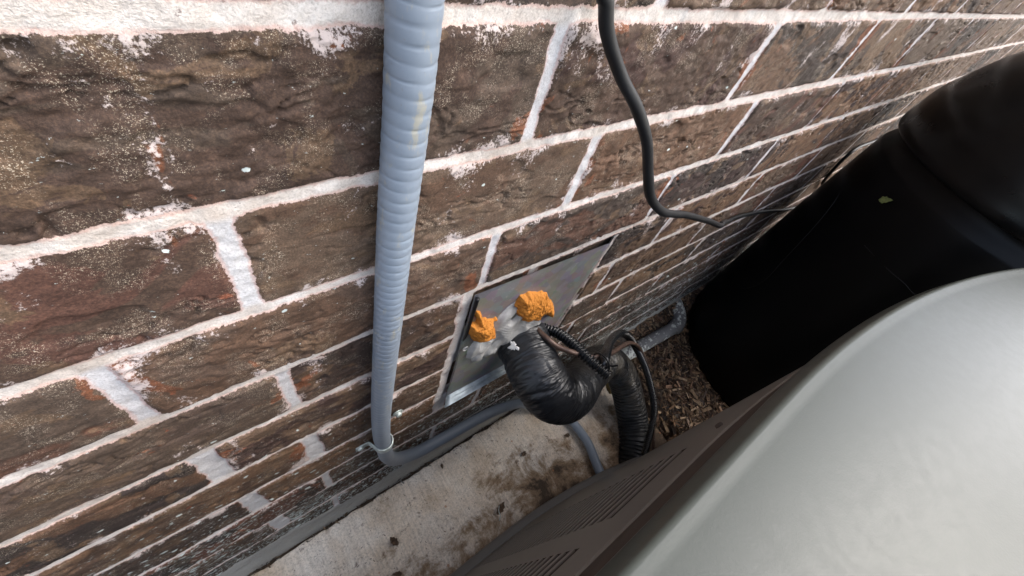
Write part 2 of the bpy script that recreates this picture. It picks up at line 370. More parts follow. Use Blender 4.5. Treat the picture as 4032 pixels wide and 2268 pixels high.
# mortar strip round the cover plate, plate pocket
px0, px1, pz0, pz1 = .176, .386, -.508, -.246
strip = (X > px0-.017) & (X < px0+.002) & (Z > pz0-.05) & (Z < pz1+.004)
d = np.where(strip, np.minimum(d, -.004+.004*fbm(X*90, Z*60, 21, 3)+.006*sst(px0-.008, px0-.017, X)), d)
strip2 = (X > px1-.002) & (X < px1+.006) & (Z > pz0) & (Z < pz1)
d = np.where(strip2, np.minimum(d, -.001+.004*fbm(X*90, Z*60, 22, 3)), d)
seed = hsh(bi, k, 5)
ox, oz = X+37*seed, Z+11*hsh(bi, k, 6)
rel = .0021*fbm(ox*42, oz*80, 31, 4) + .0016*fbm(ox*150, oz*210, 32, 3)
wx_ = ox*20+1.2*fbm(ox*30, oz*40, 36, 2); wz_ = oz*85+1.6*fbm(ox*25, oz*60, 37, 3)
amp = .35+1.1*sst(-.25, .3, fbm(ox*9, oz*14, 39, 2))
rel *= amp*.52
ridge = 1-np.abs(fbm(wx_, wz_, 33, 3))*2.6
rel -= .0032*sst(.80, 1.0, ridge)*sst(-.05, .25, vn(ox*16, oz*30, 35))
chip = sst(.22, .34, fbm(ox*22, oz*40, 38, 3)); rel -= .0016*chip
rel += .0012*(hsh(bi, k, 9)-.5)*2+.010*(fz/H-.5)*(hsh(bi, k, 10)-.5)*.3
mort = .0012*fbm(X*120, Z*120, 41, 4)+.0009*fbm(X*14, Z*30, 42, 3) + .0013
prof = sst(-.0009, .0026, d)
hgt = mort*(1-prof)+(.0031+rel)*prof
par = sst(-.762, -.785, Z+.02*fbm(X*10, Z*10, 51, 3))
hgt = np.where(par > 0, hgt*(1-.75*par)+par*(.005+.003*fbm(X*30, Z*60, 52, 4)), hgt)
inpl = sst(px0-.001, px0+.003, X)*sst(px1+.001, px1-.003, X)*sst(pz0-.001, pz0+.003, Z)*sst(pz1+.001, pz1-.003, Z)
hgt = hgt*(1-inpl)-.002*inpl
P = np.stack([X, -hgt, Z], -1)
me = grid_mesh('brick_wall', P)
def fattr(me, name, a, typ='FLOAT'):
    at = me.attributes.new(name, typ, 'POINT'); at.data.foreach_set('value' if typ == 'FLOAT' else 'vector', a.astype(np.float32).reshape(-1))
fattr(me, 'edge', np.clip(d, -.02, .03)); fattr(me, 'parge', par)
fattr(me, 'headj', sst(.004, -.001, dx)*sst(-.002, .004, dz))
fattr(me, 'hend', np.minimum(fx, BL-fx))
r0 = np.where((k == 0) & (bi == 0), .385, hsh(bi, k, 1)); r0 = np.where((k == 0) & (bi == -1), .34, r0)
fattr(me, 'rnd', np.stack([r0, hsh(bi, k, 2), hsh(bi, k, 4)], -1), 'FLOAT_VECTOR')
fattr(me, 'bco', np.stack([X+7*hsh(bi, k, 7), X*0+5*hsh(bi, k, 8), Z], -1), 'FLOAT_VECTOR')
wall = empty('brick_wall', (0, 0, -.93), 'long brown brick wall with pale pinkish mortar joints', 'wall')
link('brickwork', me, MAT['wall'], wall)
MB().box((-1.4, .02, -.93), (6.47, .22, 2.588)).build('wall_core', MAT['conc'], wall)

# ---- concrete pad
px = nonuni([(-1.2, -.25, .02), (-.25, .738, .004)])
py = np.concatenate([[-1.2], np.arange(-1.15, -.3, .03), np.arange(-.3, -.0085, .003)])
X, Y = np.meshgrid(px, py, indexing='ij')
X = X + .012*sst(.68, .74, X)*(-Y*3-.4)+.0015*fbm(Y*60, X*0, 44, 3)*sst(.72, .738, X)
ragged = .004*fbm(X*45, Y*0+2, 45, 4)*sst(-.03, -.0085, Y)
Zp = -.880 + .0012*fbm(X*40, Y*40, 43, 4) - .02*sst(.733, .738, X) - .035*sst(-.011, -.009, Y)
me = grid_mesh('concrete_pad', np.stack([X, Y+ragged, Zp], -1))
pad = empty('concrete_pad', (0, -.5, -.93), 'stained pale concrete slab between the brick wall and the condenser', 'concrete slab')
link('slab_top', me, MAT['conc'], pad)
MB().box((-1.2, -1.2, -.97), (.722, -.012, -.892)).build('slab_body', MAT['conc'], pad)

# ================================================================ CONDENSER UNIT
def outline(x0, a, y0, xl=-.32, yb=-1.02, xr=.86, off=0.):
    """plan outline, anticlockwise seen from above starting at the wall side; returns (n,2) and outward normals"""
    pts = [(x, y0-a*max(0, x-x0)**2) for x in sorted(set(list(np.linspace(xl+.12, xr-.10, 90)) + EDGES))]
    def arc(c, r, a0, a1, n=10): return [(c[0]+r*math.cos(t), c[1]+r*math.sin(t)) for t in np.linspace(a0, a1, n)]
    xe, ye = pts[-1]; r = .10; sl = -2*a*(xe-x0); th = math.atan2(1, -sl) if True else 0
    th = math.pi/2+math.atan(sl)
    c = (xe-r*math.cos(th), ye-r*math.sin(th))
    pts += arc(c, r, th, 0)[1:]
    xr2 = c[0]+r
    pts += [(xr2, y) for y in np.linspace(c[1]-.05, yb+.12, 14)]
    pts += arc((xr2-.12, yb+.12), .12, 0, -math.pi/2)[1:]
    pts += [(x, yb) for x in np.linspace(xr2-.18, xl+.18, 20)]
    pts += arc((xl+.12, yb+.12), .12, -math.pi/2, -math.pi)[0:]
    pts += [(xl, y) for y in np.linspace(yb+.18, y0-.18, 14)]
    pts += arc((xl+.12, y0-.12), .12, math.pi, math.pi/2)[:-1]
    P = np.array(pts); t = np.roll(P, -1, 0)-np.roll(P, 1, 0); t /= np.linalg.norm(t, axis=1)[:, None]
    Nn = np.stack([-t[:, 1], t[:, 0]], -1)
    return P, Nn
PAN = [(-.225, -.131), (-.097, -.003), (.031, .124), (.158, .256)]
EDGES = [e for p_ in PAN for e in p_]
Ob, Nb = outline(.22, .37, -.2215); Oc, Nc = outline(.267, .37, -.2292)
unit = empty('air_conditioner', (.25, -.62, -.88), 'grey air conditioning condenser with louvered taupe sides and domed pale top', 'air conditioner')
def wall_strip(name, prof, O, Nn, mat, par):
    P = np.array([[(*(O[i]+Nn[i]*o), z) for i in range(len(O))] for o, z in prof])
    return link(name, grid_mesh(name, P, closed_v=True), mat, par)
# base pan
wall_strip('base_pan', [(-.01, -.879), (.010, -.879), (.0145, -.872), (.0145, -.845), (.009, -.840), (-.012, -.840)], Ob, Nb, MAT['side'], unit)
# side body with louver openings
ZT, ZB, LT, LB = -.192, -.842, -.234, -.800
V = []; F = []
def q(o, i, z): return (*(Ob[i]+Nb[i]*o), z)
nO = len(Ob); xsb = Ob[:, 0]
def in_pan(i):
    j = (i+1) % nO
    if Ob[i][1] < -.45 or Ob[j][1] < -.45: return None
    mx = (Ob[i][0]+Ob[j][0])/2
    for n_, (a, b) in enumerate(PAN):
        if a-1e-6 < mx < b+1e-6: return n_
    return None
for i in range(nO):
    j = (i+1) % nO
    bands = [(ZB, ZT)] if in_pan(i) is None else [(ZB, LB), (LT, ZT)]
    for a, b in bands:
        n = len(V); V += [q(0, i, a), q(0, j, a), q(0, j, b), q(0, i, b)]; F.append((n, n+1, n+2, n+3))
# rolled lips: top and bottom returns
for i in range(nO):
    j = (i+1) % nO
    for prof in ([(0, ZT), (-.003, ZT+.002), (-.02, ZT+.002)], [(0, ZB), (-.02, ZB)]):
        for (o1, z1), (o2, z2) in zip(prof, prof[1:]):
            n = len(V); V += [q(o1, i, z1), q(o1, j, z1), q(o2, j, z2), q(o2, i, z2)]; F.append((n, n+1, n+2, n+3))
side = link('side_panel', pym('side_panel', V, F), MAT['side'], unit, smooth=False)
wall_strip('cap_shade_band', [(-.012, -.195), (-.0016, -.194), (-.0012, -.180), (-.0012, -.160), (-.004, -.150)], Ob, Nb, MAT['dark'], unit)  # dark strip painting in the shaded gap below the cap skirt
# louvered panels
for n_, (a, b) in enumerate(PAN):
    ids = [i for i in range(nO) if Ob[i][1] > -.45 and a-1e-6 <= Ob[i][0] <= b+1e-6]; ids.sort(key=lambda i: Ob[i][0])
    V = []; F = []
    def strip(prof, closed=False):
        n = len(V); m = len(prof)
        for i in ids:
            V.extend(q(o, i, z) for o, z in prof)
        for c_ in range(len(ids)-1):
            for r_ in range(m if closed else m-1):
                r2 = (r_+1) % m
                F.append((n+c_*m+r_, n+(c_+1)*m+r_, n+(c_+1)*m+r2, n+c_*m+r2))
        if closed:
            F.append(tuple(n+r_ for r_ in range(m))); F.append(tuple(n+(len(ids)-1)*m+r_ for r_ in range(m)))
    pitch = .0185; z = LT
    while z > LB+pitch*.5:
        strip([(0, z), (0, z-pitch*.42), (-.0012, z-pitch*.45), (-.0012, z-.0004), (-.0006, z+.0002)], True)
        z -= pitch
    link('louver_panel', pym('louver_panel', V, F), MAT['side'], unit, smooth=False)
    V = []; F = []; z = LT
    while z > LB+pitch*.5:
        strip([(-.0011, z-pitch*.42), (-.007, z-pitch*.5), (-.007, z-pitch*.9), (-.0011, z-pitch*1.0)]); z -= pitch
    n = len(V)
    for i in (ids[0], ids[-1]):
        n = len(V); V += [q(-.013, i, LT), q(-.0002, i, LT), q(-.0002, i, LB), q(-.013, i, LB)]; F.append((n, n+1, n+2, n+3))
    link('slot_shade', pym('slot_shade', V, F), MAT['inner'], unit, smooth=False)  # slot recesses coloured dark to stand for the shade in them
# cap: skirt, rolled edge, gently domed top
cxy = np.array([.27, -.64]); rings = []
for o, z in [(-.010, -.150), (.0062, -.157), (.0082, -.1565), (.0084, -.154), (.0054, -.1436), (.0050, -.1422), (.0042, -.1410), (.0028, -.1402), (.0010, -.1399), (-.0028, -.1398)]:
    rings.append([(*(Oc[i]+Nc[i]*o), z) for i in range(len(Oc))])
base = Oc-Nc*.003
for t in [.01, .02, .04, .07, .11, .16, .22, .30, .38, .46, .55]:
    h_ = -.1398+.016*(1-(1-min(t/.45, 1))**2)
    rings.append([(*(base[i]*(1-t)+cxy*t), h_) for i in range(len(Oc))])
cap = link('top_cap', grid_mesh('top_cap', np.array(rings), closed_v=True), MAT['cap'], unit)
# fan grille in the cap
V = np.array(rings[-1]); gr = []
g = MB()
for kk, t in enumerate(np.linspace(0, .92, 16)):
    R_ = V*(1-t)+np.array([*cxy, V[0][2]])*t; R_[:, 2] = V[0][2]+.01*t
    C_ = np.concatenate([R_, R_[:1]]); gr.append(tube_grid(C_[::2], .0018, 6, cap=False))
Gv = []; Gf = []
for G in gr:
    n = len(Gv); m_, s_ = G.shape[:2]; Gv += [tuple(x) for x in G.reshape(-1, 3)]
    for a in range(m_-1):
        for b in range(s_): Gf.append((n+a*s_+b, n+a*s_+(b+1) % s_, n+(a+1)*s_+(b+1) % s_, n+(a+1)*s_+b))
link('fan_grille', pym('fan_grille', Gv, Gf), MAT['cable'], unit)
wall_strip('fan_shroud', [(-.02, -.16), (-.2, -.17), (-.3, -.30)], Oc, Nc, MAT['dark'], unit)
for x_, z_, o_ in [(.275, -.215, .001), (.60, -.215, .001)]:
    i = int(np.argmin(np.abs(Ob[:90, 0]-x_))); c_ = Ob[i]+Nb[i]*.001
    disc('screw', (c_[0], c_[1], z_), (Nb[i][0], Nb[i][1], 0), .0035, .003, MAT['dark'], unit, 12)

# ================================================================ BLACK BARREL
bc = np.array([1.237, -.2947]); KS = .959
def lathe(name, prof, c, mat, parent, seg=96):
    P = np.array([[(c[0]+r*math.cos(t), c[1]+r*math.sin(t), z) for t in np.linspace(0, 2*math.pi, seg, endpoint=False)] for r, z in prof])
    return link(name, grid_mesh(name, P, closed_v=True), mat, parent)
def bz(z): return .0744-(.0744-z)*KS
def spl(pr, n=8):
    C_ = catmull([(r, 0, z) for r, z in pr], .006); return [(p_[0], p_[2]) for p_ in C_]
barrel = empty('plastic_barrel', (bc[0], bc[1], GZ), 'large glossy black plastic barrel with domed lid against the brick wall', 'barrel')
body = [(0, -.898), (.26, -.898), (.288, -.894), (.298, -.88), (.3005, -.86), (.299, -.80), (.294, -.65), (.286, -.50), (.277, -.36), (.268, -.245), (.264, -.225), (.258, -.215), (.252, -.205), (.250, -.19)]
lathe('barrel_body', [(r*KS, bz(z)) for r, z in spl(body)], bc, MAT['bin'], barrel)
lid = [(.245, -.186), (.262, -.192), (.2665, -.188), (.268, -.178), (.2655, -.160), (.262, -.13), (.255, -.105), (.243, -.08), (.227, -.048), (.207, -.017), (.17, .018), (.12, .04), (.06, .052), (0.001, .055)]
lathe('barrel_lid', [(r*KS, bz(z)) for r, z in spl(lid)], bc, MAT['lid'], barrel)
def on_barrel(p_, out=.0):
    # body radius at that height
    zz = p_[2]; pr = [(r*KS, bz(z)) for r, z in body]; pr.sort(key=lambda a: a[1])
    r = np.interp(bz(zz), [a[1] for a in pr], [a[0] for a in pr])
    v_ = np.array([p_[0]-1.29, p_[1]+.30]); v_ /= np.linalg.norm(v_); return (bc[0]+v_[0]*(r+out), bc[1]+v_[1]*(r+out), bz(zz))
tube('handle_recess', [on_barrel(p_) for p_ in [(1.154, -.055, -.303), (1.116, -.081, -.345), (1.095, -.099, -.409), (1.078, -.115, -.504), (1.071, -.126, -.57), (1.083, -.112, -.629), (1.121, -.077, -.67)]], .0008, MAT['cable'], barrel, 10, .006)
tube('mould_seam', [on_barrel(p_) for p_ in [(1.03, -.19, -.345), (1.026, -.206, -.345), (1.013, -.257, -.346), (1.01, -.29, -.346), (1.011, -.318, -.35), (1.02, -.40, -.35)]], .0006, MAT['cable'], barrel, 10, .006)
# leaf stuck to it
c_ = np.array(on_barrel((1.056, -.147, -.266), .002)); nrm = np.array([c_[0]-bc[0], c_[1]-bc[1], 0]); nrm /= np.linalg.norm(nrm)
def leaf(name, c, nrm, dr, L, W, curl, mat, label, cat='leaf', group=None):
    nrm = np.array(nrm, float); nrm /= np.linalg.norm(nrm); dr = np.array(dr, float); dr -= nrm*(dr@nrm); dr /= np.linalg.norm(dr); sd_ = np.cross(nrm, dr)
    t = np.linspace(0, 1, 15); rows = []
    for a in (-1, -.5, 0, .5, 1):
        wv = W*.5*np.sin(np.pi*t**.8)*(1+.18*np.sin(t*23+a)); 
        rows.append(c+np.outer((t-.5)*L, dr)+np.outer(wv*a, sd_)+np.outer(curl*(abs(a)**2*W*.6*np.sin(np.pi*t)+.25*L*(t-.5)**2+.0012*np.sin(t*17+a*3)), nrm))
    P = np.array(rows); P2 = np.concatenate([P, P[::-1]-nrm*.0006], 0)
    o = link(name, grid_mesh(name, P2, closed_u=True), mat); return tag(o, label, cat, group)
leaf('leaf', c_+nrm*.002, nrm, (.1, -.8, .5), .026, .012, .6, MAT['leaf'], 'small green leaf stuck to the side of the black barrel')

# ================================================================ ELECTRICAL CONDUIT
cp = [(.0868, -.0135, .30), (.0868, -.0135, .10), (.0868, -.0135, .011), (.0862, -.0135, -.036), (.083, -.0142, -.11), (.080, -.014, -.225), (.076, -.014, -.386), (.0765, -.014, -.48), (.0800, -.014, -.53), (.086, -.0145, -.60), (.105, -.0145, -.655), (.14, -.0145, -.69), (.18, -.0135, -.705),
      (.25, -.013, -.72), (.32, -.013, -.74), (.40, -.017, -.79), (.45, -.03, -.84), (.50, -.06, -.862), (.525, -.095, -.864), (.53, -.163, -.864), (.514, -.221, -.864), (.50, -.27, -.864)]
Cc = catmull(cp, .0008)
zc = Cc[:, 2]
def rad_c(s, t):
    n = .0107
    ph = (s-.05+.00045*np.sin(t))/.0072
    saw = np.abs((ph % 1)-.5)*2            # 1 at ring line
    fade = sst(.95, .75, s)
    return n+fade*(.00026*(1-saw**2)-.00036*sst(.90, 1.0, saw))+.00006*np.sin(s*200)
link('conduit', grid_mesh('conduit', tube_grid(Cc, rad_c, 36), closed_v=True), MAT['conduit'])
tag(bpy.data.objects['conduit'], 'grey ribbed electrical conduit running down the brick wall and curving across the slab', 'conduit')
# strap
st = empty('conduit_strap', (.078, 0, -.525), 'small galvanised one-hole strap clamping the grey conduit to the wall', 'strap')
zc_, r_ = -.522, .0119; cx_, cy_ = .0795, -.0142
path = [(cx_-.034, -.0045), (cx_-.020, -.0048), (cx_-.0155, -.0065), (cx_-.0136, -.011)]+[(cx_+r_*math.cos(a), cy_+r_*math.sin(a)) for a in np.linspace(math.pi*1.0, math.pi*2.25, 18)]
pth = catmull([(a, b, 0) for a, b in path], .001)
nn = np.gradient(pth, axis=0); nn /= np.linalg.norm(nn, axis=1)[:, None]; nn = np.stack([nn[:, 1], -nn[:, 0], 0*nn[:, 0]], -1)
prof = [(-.0007, -.0065), (.0007, -.0065), (.0012, -.0055), (.0006, -.004), (.0006, .004), (.0012, .0055), (.0007, .0065), (-.0007, .0065)]
P = np.array([[pth[i]+nn[i]*a+np.array([0, 0, zc_+b+.10*(pth[i][0]-cx_)]) for a, b in prof] for i in range(len(pth))])
P = np.concatenate([np.repeat(P[:1].mean(1, keepdims=True), 8, 1), P, np.repeat(P[-1:].mean(1, keepdims=True), 8, 1)])
link('clamp', grid_mesh('clamp', P, closed_v=True), MAT['strap'], st)
disc('screw', (cx_-.028, -.0062, zc_-.003), (0, -1, 0), .0042, .004, MAT['strap'], st, 8)
an = empty('wall_anchor', (.104, -.002, -.47), 'small rusty white bolt head in the wall just right of the grey conduit', 'bolt')
disc('washer', (.1035, -.004, -.468), (0, -1, 0), .0068, .0018, MAT['strap'], an); disc('bolt_head', (.1035, -.0065, -.468), (0.1, -1, .1), .0045, .005, MAT['strap'], an, 6)

# ================================================================ BLACK CABLE
cab = [(.184, -.010, .30), (.186, -.010, .06), (.190, -.0105, .018), (.194, -.012, .011), (.201, -.015, -.003), (.22, -.022, -.024), (.236, -.032, -.04), (.254, -.041, -.062), (.27, -.047, -.088), (.287, -.052, -.112), (.319, -.055, -.136), (.365, -.050, -.160), (.417, -.046, -.183), (.51, -.047, -.225), (.572, -.048, -.255), (.588, -.045, -.2595),
       (.65, -.033, -.290), (.761, -.014, -.345), (.821, -.009, -.360), (.995, -.008, -.405), (1.25, -.009, -.480), (1.40, -.009, -.505), (1.40, -.009, -.44), (1.347, -.009, -.409), (1.299, -.009, -.339), (1.323, -.009, -.298), (1.491, -.009, -.304), (1.8, -.009, -.31)]
tube('cable', cab, lambda s, t: .0040+.00012*np.sin(s*90)+.0002*fbm(s*60, t, 3, 2), MAT['cable'], None, 20, .002)
tag(bpy.data.objects['cable'], 'loose black cable hanging down the bricks and trailing off behind the barrel', 'cable')

# ================================================================ COVER PLATE
pl = empty('cover_plate', (.28, 0, -.40), 'square galvanised metal cover plate let into the brick wall around the pipes', 'metal plate')
def sheet(name, poly, mat, par, nx=24, nz=24, amp=.0006, th=.0008):
    a, b, c, e = [np.array(p_, float) for p_ in poly]; U, V_ = np.meshgrid(np.linspace(0, 1, nx), np.linspace(0, 1, nz), indexing='ij')
    P = (a[None, None]*(1-U)[..., None]+b*(U)[..., None])*(1-V_)[..., None]+(e*(1-U)[..., None]+c*U[..., None])*V_[..., None]
    nv = np.cross(b-a, e-a); nv /= np.linalg.norm(nv)
    P = P+nv*(amp*fbm(U*3+a[0]*9, V_*3, 71, 3))[..., None]*(np.sin(U*np.pi)*np.sin(V_*np.pi))[..., None]*3
    Q = np.concatenate([P, (P-nv*th)[::-1]], 0)
    return link(name, grid_mesh(name, Q, closed_u=True), mat, par)
Y0, Y1 = .001, -.0075
sheet('plate_face', [(.179, Y1+.002, -.505), (.366, Y1, -.498), (.3705, Y1, -.250), (.174, Y1+.002, -.2445)], MAT['galv'], pl, 40, 40, .0012)
sheet('right_flange', [(.3665, Y1, -.499), (.3845, Y0, -.508), (.3895, Y0, -.2465), (.371, Y1, -.2505)], MAT['galv'], pl)
sheet('bottom_flange', [(.169, -.0190, -.5035), (.367, -.0195, -.4985), (.366, Y1-.0003, -.4955), (.179, Y1+.0017, -.5005)], MAT['lip'], pl)
tube('rolled_edge', [(.176, -.008, -.2475), (.1765, -.008, -.29), (.1775, -.007, -.322), (.178, -.004, -.338)], lambda s, t: .0022-.0006*s/.09, MAT['cable'], pl, 18)
tube('left_edge', [(.1785, -.004, -.345), (.180, -.005, -.42), (.180, -.005, -.46), (.179, -.006, -.504)], .0013, MAT['galv'], pl, 10)
rp = empty('plate_rivet', (.1805, -.008, -.352), 'tiny pale washer at the left edge of the metal plate', 'washer')
tube('ring', [(.1815+.0032*math.cos(a), -.009, -.353+.0036*math.sin(a)) for a in np.linspace(0, 2*math.pi, 14)], .0009, MAT['seal'], rp, 8, .0005)

# height-field blobs lying on the plate
def blob(name, mask_fn, thick_fn, x0, x1, z0, z1, step, mat, label, cat, parent=None, y=-.0062):
    xs_ = np.arange(x0, x1, step); zs_ = np.arange(z0, z1, step); X, Z = np.meshgrid(xs_, zs_, indexing='ij')
    m = mask_fn(X, Z); t = thick_fn(X, Z, m)
    keep = (m[:-1, :-1] > 0) | (m[1:, :-1] > 0) | (m[:-1, 1:] > 0) | (m[1:, 1:] > 0)
    P = np.stack([X, y-np.where(m > 0, t, -.001), Z], -1)
    o = link(name, grid_mesh(name, P, keep=keep), mat, parent)
    bm = bmesh.new(); bm.from_mesh(o.data); bmesh.ops.delete(bm, geom=[v_ for v_ in bm.verts if not v_.link_faces], context='VERTS')
    bm.to_mesh(o.data); bm.free()
    if label: tag(o, label, cat)
    return o
SEAL = [(0.197, -0.386, 0.0015), (0.211, -0.404, 0.0023), (0.23, -0.41, 0.0027), (0.218, -0.386, 0.0037), (0.24, -0.396, 0.0034), (0.261, -0.4, 0.0034), (0.278, -0.405, 0.0032), (0.295, -0.405, 0.0032), (0.3, -0.392, 0.0025), (0.231, -0.32, 0.0042), (0.24, -0.313, 0.0042), (0.251, -0.307, 0.0032), (0.259, -0.305, 0.0025), (0.255, -0.359, 0.0058), (0.242, -0.356, 0.0047), (0.275, -0.374, 0.0047), (0.312, -0.396, 0.0032), (0.327, -0.416, 0.0019), (0.275, -0.423, 0.0042), (0.284, -0.426, 0.0032), (0.206, -0.38, 0.0032),
        (.225, -.335, .003), (.235, -.345, .004), (.262, -.335, .004), (.30, -.375, .004), (.285, -.39, .004), (.20, -.36, .003), (.197, -.372, .0025), (.222, -.372, .003), (.25, -.38, .005), (.27, -.39, .004), (.215, -.41, .002), (.24, -.415, .002)]
def seal_m(X, Z):
    f = np.zeros_like(X)
    Xw = X+.0025*fbm(X*60, Z*60, 81, 2); Zw_ = Z+.003*fbm(X*50, Z*50, 82, 2)
    for a, b, r in SEAL:
        r = r*2.3+.0022; f = f+np.exp(-((Xw-a)**2+((Zw_-b)/1.6)**2)/(r*r)*1.6)
    return np.minimum(f, 1.4)-.36+.05*fbm(X*120, Z*120, 84, 2)
blob('pipe_sealant', seal_m, lambda X, Z, m: .0006+.0035*sst(-.05, .9, m)*(1+1.1*fbm(X*45, Z*30, 83, 2))+.0004*np.sin((X*.9+Z)*1100)*sst(0, .3, fbm(X*30, Z*30, 85, 2)), .17, .345, -.45, -.27, .0010, MAT['seal'], 'grey sealant smeared over the metal plate around the foam and pipe', 'sealant')
FOAM1 = [(0.181, -0.277), (0.183, -0.272), (0.191, -0.285), (0.194, -0.293), (0.203, -0.303), (0.216, -0.309), (0.21, -0.313), (0.217, -0.327), (0.224, -0.344), (0.216, -0.345), (0.207, -0.345), (0.2, -0.345), (0.189, -0.334), (0.185, -0.321), (0.179, -0.31), (0.176, -0.29), (0.186, -0.295), (0.186, -0.289)]
FOAM2 = [(0.24, -0.277), (0.257, -0.281), (0.272, -0.29), (0.277, -0.29), (0.296, -0.311), (0.304, -0.323), (0.317, -0.341), (0.338, -0.382), (0.334, -0.385), (0.315, -0.368), (0.303, -0.35), (0.299, -0.357), (0.295, -0.364), (0.283, -0.357), (0.265, -0.344), (0.255, -0.326), (0.245, -0.314), (0.239, -0.293)]
def poly_sd(X, Z, poly):
    d_ = np.full(X.shape, 1e9); ins = np.zeros(X.shape, bool)
    for i in range(len(poly)):
        ax, az = poly[i-1]; bx, bz_ = poly[i]; ex, ez = bx-ax, bz_-az
        t = np.clip(((X-ax)*ex+(Z-az)*ez)/(ex*ex+ez*ez+1e-12), 0, 1); d_ = np.minimum(d_, np.hypot(X-ax-t*ex, Z-az-t*ez))
        c1 = (az > Z) != (bz_ > Z); xi = ax+(Z-az)/(bz_-az+1e-12)*ex; ins ^= c1 & (X < xi)
    return np.where(ins, d_, -d_)
for poly, sd0, lab, dxz in ((FOAM1, 1, 'smaller orange foam lump stuck on the left of the metal plate', (.0, -.004)), (FOAM2, 2, 'larger orange foam lump above the black insulated pipe', (.0, -.004))):
    pc_ = [(a+dxz[0], b+dxz[1]) for a, b in poly]; xs_ = [a for a, b in pc_]; zs_ = [b for a, b in pc_]
    def mf(X, Z, pc_=pc_, sd0=sd0): return poly_sd(X, Z, pc_)+.0034*fbm(X*110, Z*110, 90+sd0, 4)
    def tf(X, Z, m, sd0=sd0): return .0105*np.sqrt(np.clip((m+.0004)/.012, 0, 1))+.0028*(1-2.2*np.abs(fbm(X*42, Z*34, 87+sd0, 2)))*sst(0, .005, m)+.0030*fbm(X*60, Z*60, 95+sd0, 2)*sst(0, .004, m)+.0022*np.abs(fbm(X*190, Z*190, 97+sd0, 2))+.0016*fbm(X*380, Z*420, 99+sd0, 3)
    blob('foam_lump', mf, tf, min(xs_)-.006, max(xs_)+.006, min(zs_)-.006, max(zs_)+.006, .0006, MAT['foam'], lab, 'foam')

# ================================================================ INSULATED PIPE
pp = [(.300, .012, -.430), (.293, -.010, -.427), (.286, -.037, -.425), (.283, -.068, -.431), (.299, -.093, -.454), (.356, -.097, -.509), (.453, -.076, -.589), (.550, -.058, -.662), (.620, -.064, -.713), (.660, -.110, -.770), (.664, -.184, -.841), (.639, -.236, -.868), (.595, -.279, -.890)]
Cp = catmull(pp, .0014)
sp = np.concatenate([[0], np.cumsum(np.linalg.norm(np.diff(Cp, axis=0), axis=1))]); LP = sp[-1]
def rad_p(s, t):
    r = ( .0375+.003*np.exp(-((s-.42)/.06)**2) )+.0005*np.sin(3*t+s*30)
    wr = fbm(s*190+1.5*np.sin(t+.6)+1.8*fbm(s*22, t*1.2, 101, 2), t*.75+s*6, 102, 3); wr = .35*wr+.55-1.6*np.abs(wr)
    bend = np.exp(-((s-.155)/.07)**2); first = sst(.40, .33, s)
    r += first*(.0044*wr*(.45+.7*bend))
    r += .0022*first*sst(.02, .025, s)*sst(.036, .030, s)
    far = sst(.33, .42, s); ring = np.abs(((s+.0015*np.sin(t*2+s*60)+.003*fbm(s*20, t, 105, 2))/.0105) % 1-.5)*2
    r += far*(-.0046*sst(.45, 1, ring)*(1+.8*vn(s*60, t, 104))+.0008*wr)
    return r-.0015*sst(.03, 0, s)
pipe = empty('insulated_pipe', (.30, 0, -.43), 'thick black insulated pipe bending out of the metal plate toward the condenser', 'pipe')
me = grid_mesh('insulation', tube_grid(Cp, rad_p, 110), closed_v=True)
sa = np.concatenate([sp[:1], sp, sp[-1:]]); ta = np.linspace(0, 2*np.pi, 110, endpoint=False); SA, TA = np.meshgrid(sa, ta, indexing='ij')
fattr(me, 'wrap', np.stack([SA, .0375*np.cos(TA), .0375*np.sin(TA)], -1), 'FLOAT_VECTOR')
link('insulation', me, MAT['tape'], pipe)
tube('collar', [(.299, .005, -.430), (.2925, -.012, -.427), (.290, -.019, -.426)], lambda s, t: .0395+.0010*np.sin(t*5)+.0012*fbm(s*90, t*3, 107, 3), MAT['tape'], pipe, 80, .0015)

# scrap of sealant skin on the pipe
def scrap():
    c = np.array((.259, -.020, -.3955)); nr = np.array((-.55, -.15, .80)); nr /= np.linalg.norm(nr)
    dr = np.array((.25, -1, .1)); dr -= nr*(dr@nr); dr /= np.linalg.norm(dr); sd_ = np.cross(nr, dr)
    n = 40; th = np.linspace(0, 2*np.pi, n, endpoint=False); rr = .0054*(1+.28*np.sin(3*th+1)+.15*np.sin(5*th)+.12*np.sin(9*th+2))
    rows = []
    for f, h_ in ((.0, .0016), (.5, .0018), (.85, .0014), (1., .0006), (.97, -.0006)):
        rows.append(c+np.outer(rr*f*np.cos(th)*1.25, dr)+np.outer(rr*f*np.sin(th), sd_)+nr*h_)
    tag(link('sealant_scrap', grid_mesh('sealant_scrap', np.array(rows), closed_v=True), MAT['seal']), 'torn flap of dried sealant lying on the neck of the black pipe', 'sealant')
scrap()

